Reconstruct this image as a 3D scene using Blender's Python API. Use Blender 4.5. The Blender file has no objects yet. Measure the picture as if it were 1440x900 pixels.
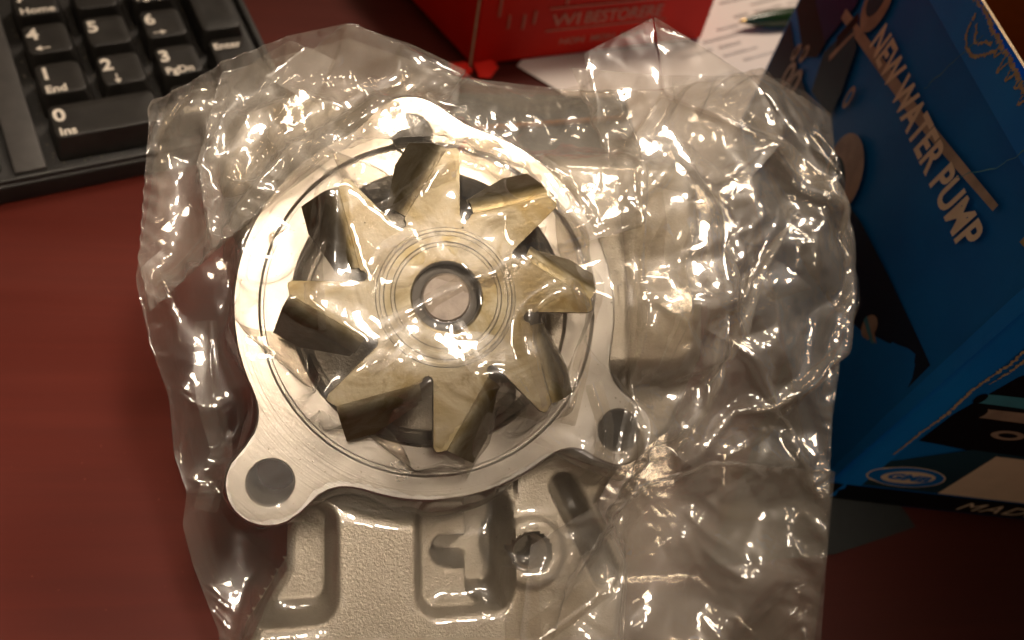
import bpy, bmesh, math, random
import numpy as np
from mathutils import Matrix, Vector

random.seed(7)
rng = np.random.default_rng(7)
MM = 0.001
sc = bpy.context.scene
col = sc.collection

# ------------------------------------------------------------------ camera
def V(*a): return np.array(a, float)
def norm(a): return a / np.linalg.norm(a)
PITCH, ROLL, CAM_H = math.radians(51.0), math.radians(15.1), 206.0
fwd = V(0, math.cos(PITCH), -math.sin(PITCH))
x0 = V(1, 0, 0); u0 = np.cross(x0, fwd)
camX = math.cos(ROLL) * x0 + math.sin(ROLL) * u0
camU = -math.sin(ROLL) * x0 + math.cos(ROLL) * u0
cd = bpy.data.cameras.new('camera')
cam = bpy.data.objects.new('camera', cd); col.objects.link(cam)
cam.matrix_world = Matrix([[camX[0], camU[0], -fwd[0], 0], [camX[1], camU[1], -fwd[1], 0],
                           [camX[2], camU[2], -fwd[2], CAM_H * MM], [0, 0, 0, 1]])
cd.sensor_width = 36; cd.lens = 36 * 1130 / 1440
cd.clip_start = 0.005; cd.clip_end = 50
cd.dof.use_dof = True; cd.dof.focus_distance = 0.155; cd.dof.aperture_fstop = 17
sc.camera = cam

# ------------------------------------------------------------------ light (office ceiling fixtures)
w = bpy.data.worlds.new('World'); sc.world = w; w.use_nodes = True
w.node_tree.nodes['Background'].inputs[0].default_value = (1.0, 0.72, 0.48, 1)
w.node_tree.nodes['Background'].inputs[1].default_value = 0.10
def area(name, loc, target, sx, sy, power, colr):
    ld = bpy.data.lights.new(name, 'AREA'); ld.shape = 'RECTANGLE'; ld.size = sx; ld.size_y = sy
    ld.energy = power; ld.color = colr
    o = bpy.data.objects.new(name, ld); col.objects.link(o)
    d = Vector(target) - Vector(loc)
    o.matrix_world = Matrix.Translation(loc) @ d.to_track_quat('-Z', 'Y').to_matrix().to_4x4()
    return o
area('ceiling_lamp', (0.28, 0.95, 1.15), (-0.03, 0.15, 0.05), 0.40, 0.20, 13.0, (1.0, 0.83, 0.66))
area('desk_spot', (0.05, -0.36, 1.06), (-0.07, 0.085, 0.05), 0.16, 0.12, 0.05, (1.0, 0.83, 0.66)).data.spread = math.radians(18)
area('desk_spot', (0.24, 0.08, 1.10), (-0.055, 0.095, 0.05), 0.18, 0.12, 0.175, (1.0, 0.83, 0.66)).data.spread = math.radians(19)

sc.view_settings.view_transform = 'Standard'; sc.view_settings.look = 'None'
sc.view_settings.exposure = 0.12; sc.view_settings.gamma = 1.0
sc.render.engine = 'CYCLES'
sc.cycles.use_denoising = True
sc.cycles.max_bounces = 14; sc.cycles.transparent_max_bounces = 32; sc.cycles.glossy_bounces = 5
sc.cycles.caustics_reflective = False; sc.cycles.caustics_refractive = False
sc.cycles.sample_clamp_indirect = 4.0

# ------------------------------------------------------------------ materials
def srgb(r, g, b):
    f = lambda c: (c / 12.92 if c <= 0.04045 else ((c + 0.055) / 1.055) ** 2.4)
    return (f(r / 255), f(g / 255), f(b / 255), 1)
class NT:
    def __init__(s, name):
        s.m = bpy.data.materials.new(name); s.m.use_nodes = True
        s.t = s.m.node_tree; s.n = s.t.nodes; s.l = s.t.links
        s.b = s.n['Principled BSDF']; s.out = s.n['Material Output']
    def node(s, typ, **kw):
        nd = s.n.new(typ)
        for k, v in kw.items():
            if k.startswith('i_'): nd.inputs[k[2:].replace('_', ' ')].default_value = v
            else: setattr(nd, k, v)
        return nd
    def link(s, a, b): s.l.new(a, b)
    def coords(s, scale=(1, 1, 1), rot=(0, 0, 0)):
        tc = s.node('ShaderNodeTexCoord'); rt = s.node('ShaderNodeMapping'); mp = s.node('ShaderNodeMapping')
        rt.inputs['Rotation'].default_value = rot; mp.inputs['Scale'].default_value = scale
        s.link(tc.outputs['Object'], rt.inputs[0]); s.link(rt.outputs[0], mp.inputs[0]); return mp.outputs[0]
    def noise(s, co, scale, detail=4, rough=.55, dist=0):
        nd = s.node('ShaderNodeTexNoise'); nd.inputs['Scale'].default_value = scale
        nd.inputs['Detail'].default_value = detail; nd.inputs['Roughness'].default_value = rough
        nd.inputs['Distortion'].default_value = dist
        s.link(co, nd.inputs['Vector']); return nd.outputs['Fac']
    def ramp(s, fac, stops):
        nd = s.node('ShaderNodeValToRGB'); e = nd.color_ramp.elements
        while len(e) < len(stops): e.new(.5)
        for el, (p, c) in zip(e, stops):
            el.position = p; el.color = c if len(c) == 4 else (*c, 1)
        s.link(fac, nd.inputs[0]); return nd.outputs['Color']
    def bump(s, h, strength, dist=0.0002):
        nd = s.node('ShaderNodeBump'); nd.inputs['Strength'].default_value = strength
        nd.inputs['Distance'].default_value = dist
        s.link(h, nd.inputs['Height']); return nd.outputs['Normal']
    def set(s, **kw):
        for k, v in kw.items(): s.b.inputs[k.replace('_', ' ')].default_value = v
        return s
g3 = lambda v: (v, v, v, 1)
def plain(name, c, rough=.5, metal=0, var=.12, scale=120, bump=0, bscale=900, spec=.5):
    m = NT(name); co = m.coords()
    f = m.noise(co, scale, 5)
    c0 = tuple(x * (1 - var) for x in c[:3]); c1 = tuple(min(1, x * (1 + var)) for x in c[:3])
    m.link(m.ramp(f, [(.3, c0), (.7, c1)]), m.b.inputs['Base Color'])
    m.set(Roughness=rough, Metallic=metal); m.b.inputs['Specular IOR Level'].default_value = spec
    if bump:
        m.link(m.bump(m.noise(co, bscale, 3), bump), m.b.inputs['Normal'])
    return m.m

def desk_material():
    m = NT('mahogany_laminate')
    a = m.noise(m.coords((10, 260, 10), (0, 0, math.radians(-17))), 1, 6, .6, .6)
    b = m.noise(m.coords((5, 40, 5), (0, 0, math.radians(-17))), 1, 4, .5, .4)
    sp = m.noise(m.coords(), 700, 2, .6)
    mx = m.node('ShaderNodeMath', operation='ADD'); m.link(a, mx.inputs[0]); m.link(b, mx.inputs[1])
    hf = m.node('ShaderNodeMath', operation='MULTIPLY'); m.link(mx.outputs[0], hf.inputs[0]); hf.inputs[1].default_value = .5
    c = m.ramp(hf.outputs[0], [(.3, srgb(68, 22, 15)), (.5, srgb(74, 25, 17)), (.68, srgb(80, 28, 19))])
    dust = m.ramp(sp, [(.72, (0, 0, 0)), (.80, g3(.35))])
    mix = m.node('ShaderNodeMixRGB', blend_type='MIX'); m.link(dust, mix.inputs[0]); m.link(c, mix.inputs[1])
    mix.inputs[2].default_value = srgb(150, 95, 75); m.link(mix.outputs[0], m.b.inputs['Base Color'])
    m.link(m.ramp(b, [(.3, g3(.42)), (.7, g3(.55))]), m.b.inputs['Roughness'])
    m.b.inputs['Specular IOR Level'].default_value = .25
    m.link(m.bump(a, .12, .0001), m.b.inputs['Normal'])
    return m.m
def cast_material():
    m = NT('sand_cast_aluminium'); co = m.coords()
    n1 = m.noise(co, 1700, 3, .65); n2 = m.noise(co, 3600, 2, .6); n3 = m.noise(co, 60, 4)
    ad = m.node('ShaderNodeMath', operation='MULTIPLY_ADD'); m.link(n2, ad.inputs[0]); ad.inputs[1].default_value = .5; m.link(n1, ad.inputs[2])
    m.link(m.ramp(n3, [(.3, (.32, .29, .245, 1)), (.7, (.44, .405, .35, 1))]), m.b.inputs['Base Color'])
    m.set(Metallic=.7, Roughness=.42)
    m.link(m.bump(ad.outputs[0], .55, .00045), m.b.inputs['Normal'])
    return m.m
def machined_material():
    m = NT('machined_aluminium'); co = m.coords()
    # turning marks: rings about the pump axis plus fine cross scratches
    sep = m.node('ShaderNodeSeparateXYZ'); m.link(co, sep.inputs[0])
    vm = m.node('ShaderNodeCombineXYZ'); m.link(sep.outputs[0], vm.inputs[0]); m.link(sep.outputs[1], vm.inputs[1])
    ln = m.node('ShaderNodeVectorMath', operation='LENGTH'); m.link(vm.outputs[0], ln.inputs[0])
    cx = m.node('ShaderNodeCombineXYZ'); m.link(ln.outputs['Value'], cx.inputs[0])
    rings = m.noise(cx.outputs[0], 2600, 3, .7)
    scr = m.noise(m.coords((40, 900, 40), (0, 0, .6)), 1, 3, .7)
    cl = m.noise(co, 45, 5, .6)
    spk = m.noise(co, 1500, 2, .5)
    c = m.ramp(cl, [(.3, (.36, .338, .31, 1)), (.7, (.50, .475, .44, 1))])
    d = m.ramp(spk, [(.70, (1, 1, 1)), (.76, (.35, .30, .25))])
    mu = m.node('ShaderNodeMixRGB', blend_type='MULTIPLY'); mu.inputs[0].default_value = 1
    m.link(c, mu.inputs[1]); m.link(d, mu.inputs[2]); m.link(mu.outputs[0], m.b.inputs['Base Color'])
    m.set(Metallic=1.0)
    m.link(m.ramp(cl, [(.3, g3(.26)), (.7, g3(.36))]), m.b.inputs['Roughness'])
    ad = m.node('ShaderNodeMath', operation='MULTIPLY_ADD'); m.link(scr, ad.inputs[0]); ad.inputs[1].default_value = .6; m.link(rings, ad.inputs[2])
    m.link(m.bump(ad.outputs[0], .45, .00012), m.b.inputs['Normal'])
    return m.m
def zinc_material():
    m = NT('yellow_zinc_steel'); co = m.coords()
    a = m.noise(co, 95, 6, .62, .8); b = m.noise(co, 1400, 3)
    c = m.ramp(a, [(.30, srgb(88, 74, 43)), (.46, srgb(100, 90, 67)), (.56, srgb(115, 108, 91)), (.72, srgb(80, 67, 38))])
    m.link(c, m.b.inputs['Base Color'])
    m.set(Metallic=.9)
    m.link(m.ramp(a, [(.3, g3(.34)), (.7, g3(.5))]), m.b.inputs['Roughness'])
    m.link(m.bump(b, .25, .0002), m.b.inputs['Normal'])
    return m.m
def worn_card(name, base, dark, metal=0):
    m = NT(name); co = m.coords()
    a = m.noise(co, 18, 3); s = m.noise(co, 900, 3)
    m.link(m.ramp(a, [(.3, dark), (.7, base)]), m.b.inputs['Base Color'])
    m.set(Roughness=.55); m.b.inputs['Specular IOR Level'].default_value = .22
    m.link(m.bump(s, .06, .0002), m.b.inputs['Normal'])
    return m.m

M = {}
M['desk'] = desk_material()
M['cast'] = cast_material(); M['mach'] = machined_material(); M['zinc'] = zinc_material()
M['steel'] = plain('ground_steel', (.42, .38, .34), .38, 1, .15, 300, .2, 1800)
M['shaft'] = plain('dull_shaft_steel', (.20, .17, .145), .6, .8, .2, 300, .3, 1500)
M['darksteel'] = plain('dark_seal_rubber', (.05, .045, .04), .5, .3)
M['key'] = plain('black_key_plastic', (.016, .0145, .013), .40, 0, .35, 160, .25, 2600)
M['case'] = plain('black_case_plastic', (.010, .009, .008), .5, 0, .3, 160, .3, 2600)
M['strip'] = plain('charcoal_case_plastic', (.040, .036, .033), .55, 0, .25, 160, .35, 2600)
M['legend'] = plain('legend_ink', (.62, .56, .48), .6, 0, .15, 500)
M['dust'] = plain('grey_dust', (.22, .18, .13), .9, 0, .3, 600)
M['blue'] = worn_card('blue_printed_card', srgb(8, 132, 220), srgb(5, 106, 194))
M['blue_edge'] = worn_card('bright_blue_card', srgb(12, 150, 245), srgb(8, 124, 228))
M['navy'] = worn_card('navy_print', srgb(34, 40, 104), srgb(24, 28, 72))
M['black_print'] = worn_card('black_print', srgb(10, 16, 28), srgb(8, 9, 16))
M['deep_blue'] = worn_card('deep_blue_print', srgb(6, 38, 66), srgb(5, 24, 44))
M['teal_print'] = worn_card('teal_print', srgb(36, 78, 98), srgb(26, 56, 74))
M['peach'] = plain('white_ink', srgb(248, 226, 202), .5, 0, .05)
M['photo_grey'] = plain('photo_print_metal', srgb(178, 156, 140), .5, 0, .3, 90)
M['photo_cyan'] = plain('photo_print_cyan', srgb(70, 150, 175), .5, 0, .2, 90)
M['gold_ink'] = plain('gold_ink', srgb(170, 150, 90), .5, 0, .2, 200)
M['board'] = plain('torn_paperboard', srgb(196, 172, 138), .85, 0, .2, 400, .5, 1500)
M['kraft'] = plain('kraft_card', srgb(150, 92, 34), .8, 0, .1, 200, .2, 900)
M['red'] = worn_card('red_printed_card', srgb(232, 40, 20), srgb(205, 26, 13))
M['red_flap'] = worn_card('red_card_flap', srgb(225, 34, 18), srgb(205, 26, 14))
M['white_ink'] = plain('white_ink_red_box', srgb(205, 120, 98), .5, 0, .15, 300)
M['paper'] = plain('white_paper', srgb(226, 216, 210), .75, 0, .03, 60)
M['ink'] = plain('grey_text_ink', srgb(205, 197, 193), .8, 0, .2, 200)
M['green'] = plain('dark_green_plastic', srgb(20, 52, 20), .25, 0, .3, 300)
M['brass'] = plain('brass_tip', srgb(190, 160, 110), .3, 1)
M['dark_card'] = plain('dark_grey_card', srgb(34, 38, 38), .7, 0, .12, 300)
M['grit'] = plain('brown_grit', (.08, .06, .04), .8, 0, .4, 900)
M['slate'] = plain('slate_card', srgb(48, 56, 58), .6, 0, .12, 300)

# ------------------------------------------------------------------ helpers
def link(o, parent=None):
    col.objects.link(o)
    if parent: o.parent = parent
    return o
def empty(name, mat=None):
    o = bpy.data.objects.new(name, None); o.empty_display_size = .01; link(o)
    if mat is not None: o.matrix_world = mat
    return o
def tag(o, label=None, cat=None, group=None, kind=None):
    for k, v in (('label', label), ('category', cat), ('group', group), ('kind', kind)):
        if v: o[k] = v
    return o
def mesh(name, verts, faces, mat, parent=None, smooth=True, angle=35):
    me = bpy.data.meshes.new(name)
    me.from_pydata([tuple(float(c) * MM for c in p) for p in verts], [], [tuple(int(i) for i in f) for f in faces])
    me.materials.append(mat); me.update()
    if smooth:
        me.shade_smooth()
        if angle: me.set_sharp_from_angle(angle=math.radians(angle))
    return link(bpy.data.objects.new(name, me), parent)
def frame(o, e1, e2, e3):
    return Matrix([[e1[0], e2[0], e3[0], o[0] * MM], [e1[1], e2[1], e3[1], o[1] * MM], [e1[2], e2[2], e3[2], o[2] * MM], [0, 0, 0, 1]])
def curve_mesh(name, cu, mat, parent, mtx=None, smooth=True, angle=30):
    tmp = bpy.data.objects.new('tmp', cu); col.objects.link(tmp)
    dg = bpy.context.evaluated_depsgraph_get()
    me = bpy.data.meshes.new_from_object(tmp.evaluated_get(dg))
    bpy.data.objects.remove(tmp); bpy.data.curves.remove(cu)
    me.name = name; me.materials.clear(); me.materials.append(mat)
    if mtx is not None: me.transform(mtx)
    if smooth: me.shade_smooth(); me.set_sharp_from_angle(angle=math.radians(angle))
    return link(bpy.data.objects.new(name, me), parent)
def sd_poly(px, py, poly):
    poly = np.asarray(poly, float); d = np.full(px.shape, 1e9); ins = np.zeros(px.shape, bool)
    for (x1, y1), (x2, y2) in zip(poly, np.roll(poly, -1, 0)):
        ex, ey = x2 - x1, y2 - y1; wx, wy = px - x1, py - y1
        t = np.clip((wx * ex + wy * ey) / (ex * ex + ey * ey), 0, 1)
        d = np.minimum(d, np.hypot(wx - t * ex, wy - t * ey))
        c = ((y1 <= py) & (y2 > py)) | ((y2 <= py) & (y1 > py))
        with np.errstate(divide='ignore', invalid='ignore'):
            xi = x1 + (py - y1) / (y2 - y1 if y2 != y1 else 1e-9) * ex
        ins ^= c & (px < xi)
    return np.where(ins, -d, d)
def plate(name, loops, z0, z1, mat, parent=None, bevel=.4, mtx=None, seg=1):
    """flat plate with holes: first loop the outline, others holes, (x, y) in mm; solid between heights z0 and z1"""
    from mathutils.geometry import delaunay_2d_cdt
    L2, vs, fs = [], [], []
    for k, lp in enumerate(loops):
        p = np.asarray(lp, float)
        ar = .5 * np.sum(p[:, 0] * np.roll(p[:, 1], -1) - np.roll(p[:, 0], -1) * p[:, 1])
        if (ar < 0) == (k == 0): p = p[::-1]            # outline anticlockwise, holes clockwise
        d = np.roll(p, -1, 0) - p; d /= np.linalg.norm(d, axis=1, keepdims=True) + 1e-9
        n = np.stack([d[:, 1], -d[:, 0]], -1); nn = n + np.roll(n, 1, 0); nn /= np.linalg.norm(nn, axis=1, keepdims=True) + 1e-9
        L2.append((p, p - nn * bevel))
    for p, q in L2:
        b = len(vs); n = len(p)
        for z, r in ((z0, p), (z1 - bevel, p), (z1, q)): vs += [(x, y, z) for x, y in r]
        for j in range(2):
            for i in range(n):
                k = (i + 1) % n; fs.append((b + j * n + i, b + j * n + k, b + (j + 1) * n + k, b + (j + 1) * n + i))
    pts, eds, maps = [], [], []
    b = 0
    for p, q in L2:
        n = len(q); off = len(pts); pts += [Vector((float(x), float(y))) for x, y in q]; eds += [(off + i, off + (i + 1) % n) for i in range(n)]
        maps += [b + 2 * n + i for i in range(n)]; b += 3 * n
    r = delaunay_2d_cdt(pts, eds, [], 1, 1e-6)
    for f in r[2]:
        c = sum((r[0][i] for i in f), Vector((0, 0))) / 3
        if any(sd_poly(np.array([c.x]), np.array([c.y]), q)[0] < 0 for _, q in L2[1:]): continue
        ids = []
        for i in f:
            o_ = r[3][i]; ids.append(maps[o_[0]] if o_ else None)
        if None in ids: continue
        fs.append(ids)
    o = mesh(name, vs, fs, mat, parent, True, 30)
    if mtx is not None: o.data.transform(mtx)
    return o
def text(name, s, size, mat, parent, mtx, bold=0.0, shear=0, width=None, align='LEFT', thick=.06, spacing=1.0):
    cu = bpy.data.curves.new(name, 'FONT'); cu.body = s; cu.size = size * MM; cu.shear = shear
    cu.offset = bold * MM; cu.extrude = thick * MM; cu.align_x = align; cu.space_character = spacing
    cu.resolution_u = 4
    o = curve_mesh(name, cu, mat, parent, None, False)
    me = o.data
    if width:
        xs = [v.co.x for v in me.vertices]; k = width * MM / (max(xs) - min(xs))
        me.transform(Matrix.Diagonal((k, 1, 1, 1)))
    me.transform(mtx); return o
def lathe(name, prof, mat, parent=None, n=64, mtx=None, angle=30):
    vs, fs = [], []
    for r, z in prof:
        for i in range(n):
            a = 2 * math.pi * i / n; vs.append((r * math.cos(a), r * math.sin(a), z))
    for j in range(len(prof) - 1):
        for i in range(n):
            k = (i + 1) % n
            fs.append((j * n + i, j * n + k, (j + 1) * n + k, (j + 1) * n + i))
    o = mesh(name, vs, fs, mat, parent, True, angle)
    if mtx is not None: o.data.transform(mtx)
    return o
def circ(cx, cy, r, n=40): return [(cx + r * math.cos(2 * math.pi * i / n), cy + r * math.sin(2 * math.pi * i / n)) for i in range(n)]
def rrect(hx, hy, r, n=5):
    out = []
    for sx, sy, a0 in ((1, 1, 0), (-1, 1, 90), (-1, -1, 180), (1, -1, 270)):
        for i in range(n + 1):
            a = math.radians(a0 + 90 * i / n)
            out.append((sx * (hx - r) + r * math.cos(a), sy * (hy - r) + r * math.sin(a)))
    return out
def loft(name, loops, mat, parent=None, cap0=True, cap1=True, angle=35):
    n = len(loops[0]); vs = [p for lp in loops for p in lp]; fs = []
    for j in range(len(loops) - 1):
        for i in range(n):
            k = (i + 1) % n; fs.append((j * n + i, j * n + k, (j + 1) * n + k, (j + 1) * n + i))
    if cap0: fs.append(tuple(range(n - 1, -1, -1)))
    if cap1: fs.append(tuple((len(loops) - 1) * n + i for i in range(n)))
    return mesh(name, vs, fs, mat, parent, True, angle)
def box(name, lo, hi, mat, parent=None, bev=.5, segs=2):
    bm = bmesh.new(); bmesh.ops.create_cube(bm, size=1)
    for v in bm.verts:
        for i in range(3): v.co[i] = (lo[i] if v.co[i] < 0 else hi[i]) * MM
    if bev: bmesh.ops.bevel(bm, geom=bm.edges[:], offset=bev * MM, segments=segs, affect='EDGES', profile=.5)
    me = bpy.data.meshes.new(name); bm.to_mesh(me); bm.free(); me.materials.append(mat)
    me.shade_smooth(); me.set_sharp_from_angle(angle=math.radians(40))
    return link(bpy.data.objects.new(name, me), parent)

# ------------------------------------------------------------------ desk
desk = mesh('desk', [(-900, -500, 0), (900, -500, 0), (900, 1100, 0), (-900, 1100, 0)], [(0, 1, 2, 3)], M['desk'], None, False)
tag(desk, 'dark red mahogany laminate desk top', 'desk', kind='structure')

#%%PUMP
# ------------------------------------------------------------------ water pump
PN = norm(V(.2001, -.4952, .8454)); PV = norm(V(-.2796, .7981, .5337)); PU = np.cross(PV, PN); PV = np.cross(PN, PU)
PO = V(-16.4, 104.5, 74.5)
def p2w(p): p = np.asarray(p); return PO + p[..., :1] * PU + p[..., 1:2] * PV + p[..., 2:3] * PN
def w_of_z(uu, vv, z): return (z - PO[2] - uu * PU[2] - vv * PV[2]) / PN[2]
pump = empty('water_pump', frame(PO, PU, PV, PN))
tag(pump, 'bare metal engine water pump with bladed impeller lying face up inside the clear bag', 'water pump')

def sd_caps(px, py, a, b, r):
    ex, ey = b[0] - a[0], b[1] - a[1]
    t = np.clip(((px - a[0]) * ex + (py - a[1]) * ey) / (ex * ex + ey * ey + 1e-9), 0, 1)
    return np.hypot(px - a[0] - t * ex, py - a[1] - t * ey) - r
def sd_rbox(px, py, cx, cy, hx, hy, r):
    qx = np.abs(px - cx) - hx + r; qy = np.abs(py - cy) - hy + r
    return np.hypot(np.maximum(qx, 0), np.maximum(qy, 0)) + np.minimum(np.maximum(qx, qy), 0) - r
def smin(a, b, k):
    h = np.clip(.5 + .5 * (b - a) / k, 0, 1); return b + (a - b) * h - k * h * (1 - h)
def sstep(x, a, b): t = np.clip((x - a) / (b - a), 0, 1); return t * t * (3 - 2 * t)

LUGS = [((-32.7, -34.7), 8.6, 4.4), ((40.0, -27.0), 7.6, 4.6), ((-4.3, 36.8), 8.2, 4.2)]
def sd_flange(px, py):
    d = np.hypot(px, py) - 40
    for (cx, cy), r, h in LUGS:
        d = smin(d, sd_caps(px, py, (cx * .80, cy * .80), (cx, cy), r), 7)
    return d
# outline: march each ray inwards
th = np.linspace(0, 2 * np.pi, 260, endpoint=False); rr = np.full(th.shape, 66.0)
for _ in range(90): rr -= np.clip(sd_flange(rr * np.cos(th), rr * np.sin(th)), -.5, 4) * .7
outline = list(zip(rr * np.cos(th), rr * np.sin(th)))
flange = plate('flange', [outline, circ(0, 0, 34.9, 96)] + [circ(c[0], c[1], h, 36) for c, r, h in LUGS], -6.5, 0, M['mach'], pump, .35)
lathe('seat_ring', [(34.95, -6), (34.9, -1.6), (34.35, -1.6), (34.25, -.7), (34.1, -.6), (29.2, -.6), (28.8, -1.0), (28.6, -4.5)], M['mach'], pump, 96)
lathe('chamber', [(28.6, -3), (28.4, -13), (27, -14.5), (13, -14.5), (9, -12), (8.6, 8)], M['cast'], pump, 96)
for c, r, h in LUGS:      # bolt bores
    lathe('bolt_hole', [(h - .02, -.5), (h - .05, -26)], M['cast'], pump, 36, Matrix.Translation((c[0] * MM, c[1] * MM, 0)))

CAST = [(-40, -72), (-30.6, -57), (-30.5, -49), (-27, -42), (-28, -25), (-33, -5), (-37, 8), (-43, 20), (-44.5, 33), (-38, 44), (-28, 49),
        (-14, 46), (-4, 43.5), (7, 41), (20, 37.5), (31, 36.5), (63, 41), (67, 20), (66, -10), (58, -28), (44, -37), (39, -44), (45.5, -58), (43, -76), (18, -77), (-16, -76), (-36, -74.5)]
def cast_height(x, y):
    h = np.full(x.shape, -12.0)
    # raised arm beside the ring and outlet on the far side
    h += 10.2 * (1 - sstep(sd_rbox(x, y, 42, 10, 26, 30, 14), -9, .5)) * sstep(x, 20, 26)
    h += 4.0 * (1 - sstep(sd_caps(x, y, (-41, 30), (-36, 12), 3.2), -2, 1.2))
    a = sd_rbox(x, y, -29, -53.2, 9.0, 12.2, 4.5)
    h -= 13 * (1 - sstep(a, -2.4, .8))
    b = sd_rbox(x, y, 7.8, -54, 10.6, 12.6, 5)
    h -= 5.0 * (1 - sstep(b, -1.6, .6))
    dd = np.minimum(sd_rbox(x, y, 13.6, -52.5, 4.6, 12, 3), sd_caps(x, y, (4.4, -53.4), (12, -54), 3.2))
    dd = smin(dd, sd_poly(x, y, [(9, -54), (16, -54), (16, -64.5), (14.5, -64.5)]), 2)
    h -= 13.0 * (1 - sstep(dd, -1.6, .6))
    c = sd_caps(x, y, (31, -40), (40.5, -60), 2.6)
    h -= 13.0 * (1 - sstep(c, -1.6, 1.0))
    h -= 3.5 * (1 - sstep(np.hypot(x, y), 40, 48)) * (x < 20)
    for (lx, ly), lr, lh in LUGS: h -= 22 * (1 - sstep(np.hypot(x - lx, y - ly), lh - .2, lh + .6))
    r = np.hypot(x - 22.6, y + 53.8)
    h += 1.6 * (1 - sstep(r, 6.6, 8.6))
    h -= 18.0 * (1 - sstep(r, 3.7, 4.5))
    return h
def build_cast():
    st = .55; xs = np.arange(-47, 70, st); ys = np.arange(-80, 52, st)
    x, y = np.meshgrid(xs, ys); sd = sd_poly(x, y, CAST)
    low = np.maximum(-42, w_of_z(x, y, 1.3))
    top = cast_height(x, y)
    ed = sstep(sd, -1.7, 0); top = top - 1.4 * ed
    hgt = np.where(sd < .25, top, low)
    # snap the outermost ring of vertices on to the outline so the wall is clean
    gy, gx = np.gradient(sd, st)
    band = np.abs(sd - .25) < 1.0
    x = np.where(band, x - gx * (sd - np.where(sd < .25, -.05, .35)) * .85, x); y = np.where(band, y - gy * (sd - np.where(sd < .25, -.05, .35)) * .85, y)
    keep = sd < 1.4
    idx = -np.ones(x.shape, int); idx[keep] = np.arange(keep.sum())
    vs = np.stack([x[keep], y[keep], np.where(keep, hgt, 0)[keep]], -1)
    q = np.stack([idx[:-1, :-1], idx[:-1, 1:], idx[1:, 1:], idx[1:, :-1]], -1).reshape(-1, 4)
    q = q[(q >= 0).all(1)]
    return mesh('casting', vs, q, M['cast'], pump, True, 60)
build_cast()
# threaded bore, drive shaft housing and pulley hub at the back
tp = []
for i in range(12): tp += [(3.95, -12.2 - i * 1.1), (3.45, -12.75 - i * 1.1)]
lathe('thread', tp, M['steel'], pump, 32, Matrix.Translation((22.6 * MM, -53.8 * MM, 0)), 20)
lathe('shaft_housing', [(26, -8), (26, -30), (17, -36), (16, -48)], M['cast'], pump, 48)
lathe('pulley_hub', [(0, -46), (16.5, -46), (17, -47), (17, -69), (16, -71.0), (0, -71)], M['steel'], pump, 48)

# impeller: stamped star with eight folded vanes
NB, A0, RT, RS, WT = 8, math.radians(-5.5), 29.3, 16.3, 17.0
star, folds = [], []
def pol(r, a): return V(r * math.cos(a), r * math.sin(a))
for k in range(NB):
    t = A0 + k * math.pi / 4
    s0 = pol(RS, t - math.radians(8)); tip = pol(RT, t); s1 = pol(RS, t + math.pi / 4 - math.radians(8))
    d = norm(tip - s0); nrm_ = V(-d[1], d[0])
    # rounded slot end, then the straight leading edge, blunt tip, then fold line
    for a in np.linspace(-90, 90, 6)[::1]:
        q = s0 + 1.0 * (-math.cos(math.radians(a)) * d - math.sin(math.radians(a)) * (-nrm_))
        star.append(tuple(q))
    tipB = pol(RT - .7, t + math.radians(5.0)); e = norm(s1 - tipB)
    tm = norm(tipB - tip)
    star += [tuple(tip - d * 1.2), tuple(tip - d * .25 + tm * .35), tuple(tip + tm * 1.0), tuple(tipB)]
    end = s1 - e * 1.6
    star.append(tuple(end)); folds.append((tipB, end, e))
imp = plate('impeller', [star, circ(0, 0, 6.6, 40)], WT - 1.3, WT, M['zinc'], pump, .08)
imp['label'] = 'gold tinted stamped steel impeller with eight folded vanes'
for a, b, e in folds:
    out = V(e[1], -e[0])
    if np.dot(out, (a + b) / 2) < 0: out = -out
    prof = []            # section across the fold: bend then sloping wall
    for ang in np.linspace(0, 58, 6):
        prof.append((3.8 * math.sin(math.radians(ang)), -3.8 * (1 - math.cos(math.radians(ang)))))
    lx, lz = prof[-1]; ca, sa = math.cos(math.radians(58)), math.sin(math.radians(58))
    prof += [(lx + ca * s, lz - sa * s) for s in (2, 4, 5.8, 7.2)]
    t_ = 1.15; inner = []
    for i, (px_, pz_) in enumerate(prof):
        ang = math.radians(min(58, 58 * i / 5)); inner.append((px_ - t_ * math.sin(ang), pz_ - t_ * math.cos(ang)))
    L = np.linalg.norm(b - a); vs, fs = [], []; NS = 9; ring = prof + inner[::-1]; m_ = len(ring)
    for i in range(NS):
        s = i / (NS - 1)
        for j, (ox, oz) in enumerate(ring):
            dep = -oz / 12.0
            # wall narrows toward the slot and leans back at the tip
            s2 = (s * (1 - .10 * dep) + .04 * dep)
            k_ = 1 - .42 * sstep(np.array(s), .25, 1.0) * (dep > .2) * dep
            p = a + e * (L * s2) + out * ox * (.55 + .45 * min(1, 1.6 * (1 - s)) if dep > .2 else 1)
            vs.append((p[0], p[1], WT + oz * k_))
    for i in range(NS - 1):
        for j in range(m_):
            k2 = (j + 1) % m_; fs.append((i * m_ + j, (i + 1) * m_ + j, (i + 1) * m_ + k2, i * m_ + k2))
    fs.append(tuple(range(m_))); fs.append(tuple((NS - 1) * m_ + j for j in range(m_ - 1, -1, -1)))
    mesh('vane', vs, fs, M['zinc'], imp, True, 50)
lathe('hub_rim', [(13.4, WT - .05), (13.2, WT + .2), (12.7, WT + .22), (12.5, WT + .1), (11.9, WT + .1), (11.7, WT + .28), (10.6, WT + .3), (10.4, WT + .14), (9.9, WT + .14), (9.7, WT + .32), (6.9, WT + .34), (6.5, WT + .1), (6.4, WT - 2.4)], M['zinc'], imp, 72)
lathe('collar', [(6.45, WT - 1.9), (5.4, WT - 1.7), (4.4, WT - 1.9)], M['darksteel'], imp, 48)
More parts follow.
